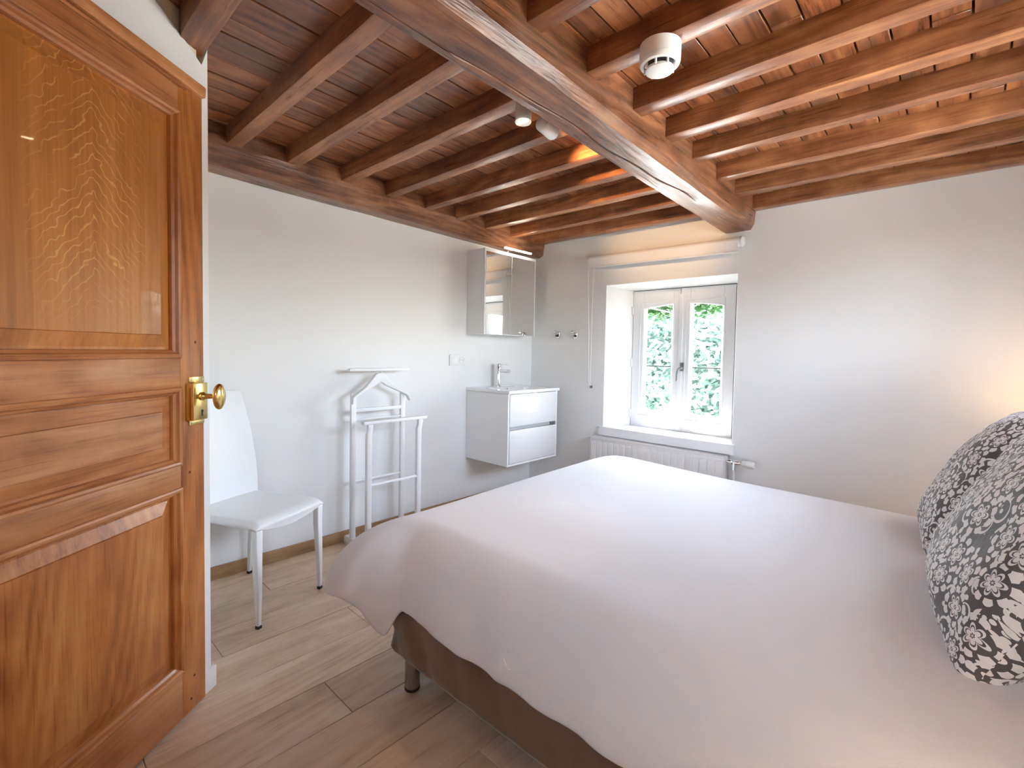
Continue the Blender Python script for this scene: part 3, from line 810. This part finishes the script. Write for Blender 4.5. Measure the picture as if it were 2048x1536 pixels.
# local: +x front, +y left(window side)
sw, sd = .215, .225
def sq(cx_, cy_, z, a, c): return [(cx_-a, cy_-c, z), (cx_+a, cy_-c, z), (cx_+a, cy_+c, z), (cx_-a, cy_+c, z)]
for sx, sy in ((1, 1), (1, -1), (-1, 1), (-1, -1)):
    xt, yt = sx*(sd-.002), sy*(sw-.017)
    xf = xt + (.012 if sx > 0 else -.035); yf = yt+sy*.003
    b = B().loft([sq(xf, yf, .012, .0095, .0095), sq(xf+(xt-xf)*.35, yf+(yt-yf)*.35, .17, .0135, .0135), sq(xt, yt, .36, .0175, .0175), sq(xt, yt, .455, .018, .018)])
    lg = obj('leg', b, chair_leather, ch, bevel=.005, seg=3)
    obj('foot_pad', B().box((xf-.010, yf-.010, 0), (xf+.010, yf+.010, .012)), black_plastic, lg)
n = 18; rings = []
for i_ in range(n+1):
    u = -1+2*i_/n; x = u*(sd+.018)
    ring_t, ring_b = [], []
    for j in range(n+1):
        v = -1+2*j/n; y = v*(sw+.006)*(1-.03*(u < -.6)*(abs(u)-.6))
        dip = .012*math.cos(v*math.pi/2)*math.cos(u*1.2)
        zt = .492 - dip + .004*u - .020*max(0, abs(u)-.86)/.14*(1 if u > 0 else 0) - .016*max(0, abs(v)-.9)/.1
        zb_ = .452 - .030*math.cos(v*math.pi/2)*(abs(u) > .0) + .008*abs(v)
        ring_t.append((x, y, zt)); ring_b.append((x, y, zb_))
    rings.append(ring_t+ring_b[::-1])
b = B().loft(rings); obj('seat', b, chair_leather, ch, bevel=.006, smooth=True, angle=60)
prof = [(-.222, .44, .205), (-.226, .50, .209), (-.232, .58, .212), (-.240, .66, .210), (-.250, .74, .204), (-.262, .82, .198), (-.276, .90, .190), (-.290, .97, .180), (-.302, 1.035, .170), (-.307, 1.054, .165)]
rings = []
for k, (x, z, hw) in enumerate(prof):
    t_ = .016 if k < len(prof)-1 else .010
    ring = []
    for j in range(13):
        v = -1+j/6; ring.append((x+t_-.028*(1-v*v)+.012, v*hw, z+ (0.004*(1-v*v) if z > 1.0 else 0)))
    for j in range(12, -1, -1):
        v = -1+j/6; ring.append((x-t_-.028*(1-v*v)+.012, v*hw, z))
    rings.append(ring)
obj('backrest', B().loft(rings), chair_leather, ch, bevel=.006, smooth=True, angle=60)

# ------------------------------------------------------------------ valet stand
vo = (.215, -1.705, 0)
va = thing('valet_stand', vo, 'white wooden valet stand with coat hanger and trouser bar', 'valet stand')
def vobj(name, b, bev=.003, parent=None, smooth=False): return obj(name, loc(b, vo), white_lacq, parent or va, bevel=bev, smooth=smooth)
YA, YB, XB, XF = -1.893, -1.517, .115, .31
for y in (YA, YB):
    b = B(); pts = [(.035, .0), (.07, .0), (.09, .012), (.37, .012), (.39, 0), (.425, 0), (.425, .045), (.41, .058), (.05, .058), (.035, .045)]
    b.loft([[(x, y-.019, z) for x, z in pts], [(x, y+.019, z) for x, z in pts]]); vobj('foot', b)
    vobj('upright', B().box((XB-.012, y-.017, .05), (XB+.012, y+.017, 1.005)))
    b = B().loft([[(XF-.013, y-.017, .05), (XF+.013, y-.017, .05), (XF+.013, y+.017, .05), (XF-.013, y+.017, .05)], [(XF-.013, y-.017, .76), (XF+.013, y-.017, .76), (XF+.013, y+.017, .76), (XF-.013, y+.017, .76)],
                  [(XF+.004, y-.017, .80), (XF+.026, y-.017, .80), (XF+.026, y+.017, .80), (XF+.004, y+.017, .80)], [(XF+.004, y-.017, .836), (XF+.026, y-.017, .836), (XF+.026, y+.017, .836), (XF+.004, y+.017, .836)]])
    vobj('upright', b)
b = B().box((XF-.006, -1.945, .828), (XF+.036, -1.468, .850)); vobj('trouser_bar', b, .006)
b = B().box((XB-.015, -1.927, 1.148), (XB+.020, -1.478, 1.168)); vobj('top_bar', b, .005)
# hanger: arched shoulder board
cxs = []
yc = -1.705
up_, lo_ = [], []
for k in range(25):
    u = -1+2*k/24; y = yc+u*.218
    a = abs(u)
    zt = 1.135 if a < .14 else (1.135-.095*((a-.14)/.4)**.9 if a < .54 else 1.040-.060*((a-.54)/.46)**1.15)
    zl = 1.075-.02*(a/.14)**2 if a < .14 else (1.055-.075*((a-.14)/.76) if a < .9 else .98-.045*((a-.9)/.1))
    up_.append((y, zt)); lo_.append((y, zl))
sec = up_ + lo_[::-1]
def cx_of(y): return XB + .010 + .030*(abs(y-yc)/.218)**2
b = B().loft([[(cx_of(y)-.018, y, z) for y, z in sec], [(cx_of(y)+.018, y, z) for y, z in sec]], True, False)
m = len(sec); h_ = len(up_)
for s in range(2):
    b.f += [tuple((s*m+q) for q in (k, k+1, m-2-k, m-1-k)) for k in range(h_-1)]
vobj('hanger', b, .006)
for y in (yc-.02, yc+.02): vobj('peg', B().tube([(XB, y, 1.125), (XB, y, 1.150)], .005, 8), 0)
b = B().box((XB-.008, YA, .880), (XB+.010, YB, .905)); vobj('crossbar', b, .003)
vobj('crossbar', B().tube([(XB, YA, .830), (XB, YB, .830)], .008, 10), 0, smooth=True)
vobj('crossbar', B().tube([(XB, YA, .425), (XB, YB, .425)], .0085, 10), 0, smooth=True)
vobj('crossbar', B().tube([(XF, YA, .438), (XF, YB, .438)], .0095, 10), 0, smooth=True)
vobj('crossbar', B().box((.21, YA, .015), (.24, YB, .045)))

# ------------------------------------------------------------------ vanity, basin, tap
o_ = (0.002, -.51, .407)
vn = thing('vanity_cabinet', o_, 'white wall-hung vanity cabinet with two gloss drawers', 'cabinet')
VY0, VY1, VX, VZ0, VZ1 = -.812, -.204, .478, .407, .968
b = B().box((.002, VY0, VZ0), (VX, VY0+.016, VZ1)).box((.002, VY1-.016, VZ0), (VX, VY1, VZ1)).box((.002, VY0+.016, VZ0), (VX, VY1-.016, VZ0+.016)).box((.002, VY0+.016, VZ0+.016), (.02, VY1-.016, VZ1)).box((.02, VY0+.016, .69), (VX-.03, VY1-.016, .70))
obj('body', loc(b, o_), white_lacq, vn, bevel=.001, seg=1)
d1 = obj('drawer', loc(B().box((VX-.02, VY0+.019, .712), (VX+.004, VY1-.019, .964)), o_), white_gloss, vn, bevel=.002)
d2 = obj('drawer', loc(B().box((VX-.02, VY0+.019, .426), (VX+.004, VY1-.019, .682)), o_), white_gloss, vn, bevel=.002)
obj('grip_channel', loc(B().box((VX-.032, VY0+.017, .683), (VX-.018, VY1-.017, .711)), o_), grey_gap, vn)
obj('grip_end', loc(B().box((VX-.018, VY1-.075, .685), (VX-.006, VY1-.019, .709)), o_), gunmetal, vn)
o_ = (0.002, -.51, .968)
bs = thing('washbasin', o_, 'white ceramic washbasin with chrome tap on the vanity cabinet', 'washbasin')
n = 36; rings = []
bx0, bx1, by0, by1 = .002, .494, -.820, -.196
def bz(x, y):
    u = (x-.300)/.165; v = (y+.51)/.255
    d = max(0, 1-(abs(u)**4+abs(v)**4)**.5)
    return .993 - .085*min(1, d*1.6)**.7*(1 if d > 0 else 0) 
top = [[(bx0+(bx1-bx0)*i_/n, by0+(by1-by0)*j/n) for j in range(n+1)] for i_ in range(n+1)]
b = B(); vs = [(x, y, bz(x, y)) for r_ in top for x, y in r_]
fs = [(i_*(n+1)+j, (i_+1)*(n+1)+j, (i_+1)*(n+1)+j+1, i_*(n+1)+j+1) for i_ in range(n) for j in range(n)]
b.add(vs, fs)
edge = [(i_, 0) for i_ in range(n+1)] + [(n, j) for j in range(1, n+1)] + [(i_, n) for i_ in range(n-1, -1, -1)] + [(0, j) for j in range(n-1, 0, -1)]
r1 = [(*top[i_][j], .993) for i_, j in edge]; r2_ = [(*top[i_][j], .970) for i_, j in edge]
b.loft([r1, r2_], True, False)
obj('basin', loc(b, o_), ceramic, bs, smooth=True, weld=True, angle=35)
obj('drain', loc(B().lathe([(.022, .911), (.020, .914), (0, .9145)], (.300, -.51, 0), n=20), o_), chrome, bs, smooth=True)
obj('overflow', loc(B().lathe([(.006, -.001), (.006, .002)], (.142, -.475, .972), 'X', 12), o_), black_plastic, bs)
tp = obj('tap_body', loc(B().lathe([(.024, .992), (.024, .998), (.0205, 1.000), (.0205, 1.160), (.019, 1.164), (.0205, 1.166), (.0205, 1.188), (.018, 1.190)], (.088, -.53, 0), n=28), o_), chrome, bs, smooth=True)
obj('spout', loc(B().lathe([(.0135, 0), (.0135, .118), (.0125, .121)], (.098, -.53, 1.128), 'X', 20), o_), chrome, tp, smooth=True)
obj('lever', loc(B().box((.085, -.536, 1.180), (.185, -.524, 1.186)), o_), chrome, tp, bevel=.002)

# mirror cabinet
o_ = (0.002, -.513, 1.431)
mc = thing('mirror_cabinet', o_, 'white mirrored bathroom cabinet hung above the washbasin', 'cabinet')
CY0, CY1, CX, CZ0, CZ1 = -.822, -.204, .190, 1.431, 2.112
b = B().box((.002, CY0, CZ0), (CX, CY1, CZ1)); obj('body', loc(b, o_), white_lacq, mc, bevel=.001, seg=1)
ym = -.512
for ya, yb in ((CY0, ym-.0015), (ym+.0015, CY1)):
    dr = obj('door', loc(B().box((CX+.001, ya, CZ0), (CX+.017, yb, CZ1)), o_), white_gloss, mc, bevel=.001, seg=1)
    l_, r_ = (.013, .002) if ya == CY0 else (.002, .014)
    obj('mirror', loc(B().box((CX+.017, ya+l_, CZ0+.004), (CX+.0185, yb-r_, CZ1-.024)), o_), mirror, dr)
lp = obj('lamp_bracket', loc(B().box((.15, -.545, CZ1), (.18, -.515, CZ1+.012)).tube([(.165, -.53, CZ1+.010), (.185, -.53, CZ1+.026), (.262, -.53, CZ1+.022)], .005, 8), o_), chrome, mc, smooth=True)
obj('light_bar', loc(B().box((.248, -.650, 2.128), (.266, -.330, 2.140)), o_), led_warm, lp, bevel=.003)

# coat hooks
def hook(x, z, label):
    o_ = (x, -.0, z); h = thing('coat_hook', o_, label, 'coat hook', 'chrome wall hooks')
    obj('backplate', B().box((-.017, -.009, -.040), (.017, -.0, .022)), chrome, h, bevel=.006, seg=3)
    obj('arm', B().box((-.015, -.056, .008), (.015, -.004, .017)).box((-.015, -.060, .008), (.015, -.053, .026)), chrome, h, bevel=.003)
    obj('lower_peg', B().lathe([(.009, 0), (.009, .018), (.012, .022), (.010, .026)], (0, -.034, -.018), 'Y', 16), plain('dark_chrome', (.10, .10, .11, 1), .2, 1), h, smooth=True)
hook(.318, 1.462, 'chrome coat hook on the wall beside the mirror cabinet')
hook(.512, 1.458, 'chrome coat hook on the wall nearer the window')

# switch and socket plate
o_ = (0.0, -.922, 1.217)
sp = thing('wall_plate', o_, 'white wall plate with light switch and socket beside the vanity', 'socket')
obj('plate', B().box((0, -.080, -.044), (.010, .080, .044)), plastic, sp, bevel=.003)
obj('rocker', B().box((.010, -.062, -.026), (.013, -.012, .026)), white_lacq, sp, bevel=.0015)
sk_ = obj('socket', B().lathe([(.027, .0095), (.027, .0135), (.023, .0135), (.022, .0108)], (0, .042, 0), 'X', 28), plastic, sp, smooth=True, angle=40)
for dy in (-.0095, .0095): obj('pin_hole', B().lathe([(.0028, .0105), (.0028, .0116)], (0, .042+dy, 0), 'X', 10), dark_gap, sk_)

# ------------------------------------------------------------------ roller blind
o_ = (1.282, -.05, 2.06)
rb_ = thing('roller_blind', o_, 'white roller blind rolled up above the window', 'blind')
BX0, BX1 = .680, 1.876
zbl = lambda x: 2.072 - .012*(x-BX0)/(BX1-BX0)
b = B().tube([(BX0, -.052, zbl(BX0)), (BX1, -.052, zbl(BX1))], .031, 24); obj('roll', loc(b, o_), blind_cloth, rb_, smooth=True, angle=60)
b = B().hexa([(BX0+.01, -.082, zbl(BX0)-.060), (BX1-.005, -.082, zbl(BX1)-.066), (BX1-.005, -.076, zbl(BX1)-.066), (BX0+.01, -.076, zbl(BX0)-.060), (BX0+.01, -.083, zbl(BX0)-.005), (BX1-.005, -.083, zbl(BX1)-.005), (BX1-.005, -.079, zbl(BX1)-.005), (BX0+.01, -.079, zbl(BX0)-.005)])
obj('fabric', loc(b, o_), blind_cloth, rb_)
b = B().hexa([(BX0+.008, -.087, zbl(BX0)-.070), (BX1-.003, -.087, zbl(BX1)-.076), (BX1-.003, -.072, zbl(BX1)-.076), (BX0+.008, -.072, zbl(BX0)-.070), (BX0+.008, -.087, zbl(BX0)-.058), (BX1-.003, -.087, zbl(BX1)-.064), (BX1-.003, -.072, zbl(BX1)-.064), (BX0+.008, -.072, zbl(BX0)-.058)])
obj('hem_bar', loc(b, o_), white_pvc, rb_, bevel=.003)
for x, s in ((BX0-.012, 1), (BX1+.002, 1)):
    obj('bracket', loc(B().box((x, -.055, zbl(x)-.018), (x+.010, 0, zbl(x)+.034)).lathe([(.034, 0), (.034, .012), (.028, .014)], (x-.001, -.052, zbl(x)), 'X', 24), o_), white_pvc, rb_, smooth=True)
cz_ = 1.0
obj('chain', loc(B().tube([(BX0-.004, -.080, 2.06), (BX0-.002, -.050, 1.5), (BX0, -.035, cz_+.02), (BX0+.003, -.030, cz_), (BX0+.008, -.026, cz_+.02), (BX0+.009, -.024, 1.5), (BX0+.010, -.022, 2.06)], .0028, 6), o_), plastic, rb_, smooth=True)
obj('chain_cleat', loc(B().box((BX0+.004, -.026, cz_-.006), (BX0+.016, 0, cz_+.018)), o_), gunmetal, rb_, bevel=.003)

# ------------------------------------------------------------------ radiator
o_ = (1.292, -.06, .08)
ra_ = thing('radiator', o_, 'white ribbed panel radiator under the window sill', 'radiator')
RX0, RX1, RZ0, RZ1 = .754, 1.831, .10, .606
b = B().box((RX0, -.098, RZ0), (RX1, -.088, RZ1-.012)); pn = obj('front_panel', loc(b, o_), rad_white, ra_, bevel=.003)
nr = 20; p0 = RX0+.031; pit = (RX1-.031-p0)/(nr-1)
rib_me = None
for k in range(nr):
    if rib_me is None:
        w = (pit-.007)
        rr = []
        for z, ins, dp in ((0, .006, 0), (.004, .003, .003), (.014, 0, .005), (.436, 0, .005), (.446, .003, .003), (.450, .006, 0)):
            rr.append([(-w/2+ins, 0, z), (-w/2+ins+.003, -dp, z), (w/2-ins-.003, -dp, z), (w/2-ins, 0, z)])
        rb0 = obj('rib', B().loft(rr), rad_white, pn, smooth=True, angle=50); rib_me = rb0.data; r_o = rb0
    else:
        r_o = mobj('rib', rib_me, None, pn)
    r_o.location = (p0+k*pit-o_[0], -.098-o_[1], RZ0+.022-o_[2])
obj('rear_panel', loc(B().box((RX0, -.034, RZ0), (RX1, -.024, RZ1-.012)), o_), rad_white, ra_, bevel=.003)
b = B().box((RX0-.002, -.100, RZ1-.012), (RX1+.002, -.092, RZ1)).box((RX0-.002, -.030, RZ1-.012), (RX1+.002, -.022, RZ1))
for k in range(60): 
    xx = RX0+(RX1-RX0)*(k+.5)/60; b.box((xx-.006, -.092, RZ1-.008), (xx+.006, -.030, RZ1-.004))
obj('top_grille', loc(b, o_), rad_white, ra_)
for x in (RX0-.004, RX1): obj('end_cap', loc(B().box((x, -.099, RZ0+.01), (x+.004, -.023, RZ1-.002)), o_), rad_white, ra_)
for x in (1.0, 1.6): obj('wall_bracket', loc(B().box((x-.02, -.024, .15), (x+.02, -.001, .55)), o_), rad_white, ra_)
vl = obj('valve', loc(B().lathe([(.010, 0), (.010, .02), (.017, .022), (.017, .04), (.010, .042), (.010, .062), (.016, .064), (.016, .088), (.010, .09), (.010, .11)], (RX1+.004, -.062, .572), 'X', 16).tube([(1.888, -.062, .575), (1.888, -.062, .520)], .013, 12), o_), chrome, ra_, smooth=True, angle=50)
obj('thermostat_head', loc(B().lathe([(.017, 0), (.021, .006), (.021, .03), (.025, .036), (.025, .072), (.021, .078), (0, .079)], (1.940, -.062, .572), 'X', 18), o_), plastic, vl, smooth=True, angle=40)
obj('pipe', loc(B().tube([(1.888, -.062, .525), (1.888, -.062, .02)], .008, 12), o_), rad_white, vl, smooth=True)

# ------------------------------------------------------------------ smoke detector (under a joist)
jy = -1.985+JW/2
o_ = (2.222, -1.952, zj(jy)-.001)
sm = thing('smoke_detector', o_, 'round white smoke detector under a ceiling joist', 'smoke detector')
obj('base', B().lathe([(.066, 0), (.066, -.046), (.063, -.048)], n=40), plastic, sm, smooth=True, angle=40)
obj('ring', B().lathe([(.0655, -.048), (.0655, -.056), (.062, -.064), (.052, -.066), (.046, -.058)], n=40, cap=False), plastic, sm, smooth=True, angle=40)
obj('chamber', B().lathe([(.046, -.050), (.044, -.076)], n=32), dark_gap, sm, smooth=True)
for k in range(8):
    a = k*math.pi/4+.2; x, y = .050*math.cos(a), .050*math.sin(a)
    fn = obj('fin', B().box((-.010, -.003, -.080), (.002, .003, -.058)), plastic, sm, bevel=.001); fn.location = (x, y, 0); fn.rotation_euler = (0, 0, a)
obj('cap', B().lathe([(.044, -.074), (.046, -.077), (.045, -.083), (.036, -.087), (0, -.088)], n=36), plastic, sm, smooth=True, angle=45)

# ------------------------------------------------------------------ ceiling spotlights
def spot(name_label, base, tip_dir, power, drop=.045):
    bx, by, bz_ = base
    t = thing('spotlight', base, name_label, 'spotlight', 'ceiling spotlights by the central beam')
    d = Vector(tip_dir).normalized()
    c0 = Vector((0, 0, -drop)) - d*.05; c1 = Vector((0, 0, -drop)) + d*.050
    obj('mount', B().lathe([(.028, 0), (.028, -.008), (.006, -.010), (.006, -drop)], n=20), plastic, t, smooth=True)
    can = obj('can', B().tube([c0, c0+d*.006, c1-d*.01, c1, c1-d*.008, c1-d*.03], [.027, .031, .033, .033, .028, .026], 28), plastic, t, smooth=True, angle=60)
    obj('bulb', B().tube([c1-d*.026, c1-d*.006, c1-d*.003], [.024, .027, .024], 20), bulb_warm, can, smooth=True)
    l = D.lights.new('spot_lamp', 'SPOT'); l.energy = power; l.color = (1, .62, .30); l.spot_size = R(40); l.spot_blend = .8; l.shadow_soft_size = .02
    lo = D.objects.new('spot_lamp', l); COL.objects.link(lo); lo.parent = t; lo.location = c1+d*.006
    lo.rotation_euler = d.to_track_quat('-Z', 'Y').to_euler()
spot('white ceiling spotlight pointing straight down beside the central beam', (1.660, -2.000, zj(-2.0)-.002), (.05, -.05, -1), .8)
spot('white ceiling spotlight tilted towards the window wall', (1.650, -1.835, zb(-1.835)-.002), (-.17, .98, .0), 6, .135)

# ------------------------------------------------------------------ bedside wall lamps at the head of the bed
def sconce(y, z, power, label):
    o_ = (XR, y, z); t = thing('wall_lamp', o_, label, 'lamp', 'bedside wall lamps')
    obj('wall_plate', B().lathe([(.045, 0), (.045, -.012), (.04, -.016)], axis='X', n=24), brass, t, smooth=True)
    obj('arm', B().tube([(-.01, 0, 0), (-.07, 0, -.01), (-.11, 0, .02), (-.11, 0, .06)], .006, 10), brass, t, smooth=True)
    obj('shade', B().lathe([(.085, .03), (.060, .17), (.058, .17), (.083, .03)], (-.11, 0, 0), n=32, cap=False), shade_m, t, smooth=True, angle=50)
    obj('bulb', B().lathe([(.012, .06), (.022, .085), (.022, .10), (.0, .12)], (-.11, 0, 0), n=16), bulb_warm, t, smooth=True)
    l = D.lights.new('bulb_light', 'POINT'); l.energy = power; l.color = (1, .66, .36); l.shadow_soft_size = .03
    lo = D.objects.new('bulb_light', l); COL.objects.link(lo); lo.parent = t; lo.location = (-.11, 0, .135)
sconce(-.30, .74, .45, 'bedside wall lamp near the window wall')
sconce(-2.78, .80, 1.6, 'bedside wall lamp on the door side of the bed')

# ------------------------------------------------------------------ outside: ground, trees, cables
b = B().box((-40, -12, -3.4), (30, 60, -3.2)); o = obj('ground', b, ground_m); o['kind'] = 'structure'; o['label'] = 'pale ground outside the window'
def tree(x, y, h, crown, mat, label, nleaf, seed, lsize, trunk_r=.16):
    rg = random.Random(seed)
    t = thing('tree', (x, y, -3.2), label, 'tree', 'trees outside the window')
    cx_, cy_, cz2, rx, ry, rz = crown
    obj('trunk', B().tube([(0, 0, 0), (.05, 0, h*.4), (cx_*.4, cy_*.4, h*.8), (cx_*.8, cy_*.8, cz2)], [trunk_r*1.3, trunk_r, trunk_r*.8, trunk_r*.4], 10), bark, t, smooth=True)
    b = B()
    cl = [(rg.gauss(0, 1), rg.gauss(0, 1), rg.gauss(0, 1), rg.uniform(.6, 1)) for _ in range(70)]
    for k in range(nleaf):
        q = cl[rg.randrange(70)]; l = math.sqrt(q[0]**2+q[1]**2+q[2]**2); s_ = q[3]/l
        p = Vector((q[0]*s_*rx*.85+rg.gauss(0, rx*.13), q[1]*s_*ry*.85+rg.gauss(0, ry*.13), q[2]*s_*rz*.85+rg.gauss(0, rz*.13))) + Vector((cx_, cy_, cz2))
        a = Vector((rg.gauss(0, 1), rg.gauss(0, 1), rg.gauss(0, .6))).normalized(); c = a.orthogonal().normalized()
        w = lsize*rg.uniform(.6, 1.3)
        b.add([p-a*w, p+c*w*.45, p+a*w, p-c*w*.45], [(0, 1, 2, 3)])
    f = obj('foliage', b, mat, t); f['kind'] = 'stuff'
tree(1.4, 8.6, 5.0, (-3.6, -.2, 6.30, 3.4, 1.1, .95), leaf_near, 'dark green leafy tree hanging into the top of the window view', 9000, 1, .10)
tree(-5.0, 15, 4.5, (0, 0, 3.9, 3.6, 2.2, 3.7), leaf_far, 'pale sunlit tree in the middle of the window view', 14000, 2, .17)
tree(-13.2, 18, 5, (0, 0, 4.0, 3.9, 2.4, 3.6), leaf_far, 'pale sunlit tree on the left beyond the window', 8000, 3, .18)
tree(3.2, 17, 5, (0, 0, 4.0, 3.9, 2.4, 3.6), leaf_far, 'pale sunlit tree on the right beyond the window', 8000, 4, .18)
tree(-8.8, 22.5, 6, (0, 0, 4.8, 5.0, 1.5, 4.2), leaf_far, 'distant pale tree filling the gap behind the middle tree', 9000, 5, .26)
pole = thing('utility_pole', (1.75, 6, -3.2), 'grey utility pole outside carrying the overhead cables', 'pole')
obj('shaft', B().lathe([(.12, 0), (.09, 6.6)], n=14), bark, pole, smooth=True)
obj('crossarm', B().box((-.06, -.5, 4.3), (.06, .5, 4.42)), bark, pole)
for za, zb2, lab in ((2.63, 1.56, 'upper overhead cable seen through the window'), (2.36, 1.24, 'lower overhead cable seen through the window')):
    pts = [(-3.2+4.85*k/12, 6, za+(zb2-za)*k/12-.10*math.sin(math.pi*k/12)) for k in range(13)]
    b = B().tube(pts, .012, 6); o = obj('overhead_cable', b, wire_m, smooth=True); tag(o, lab, 'cable', 'overhead cables')
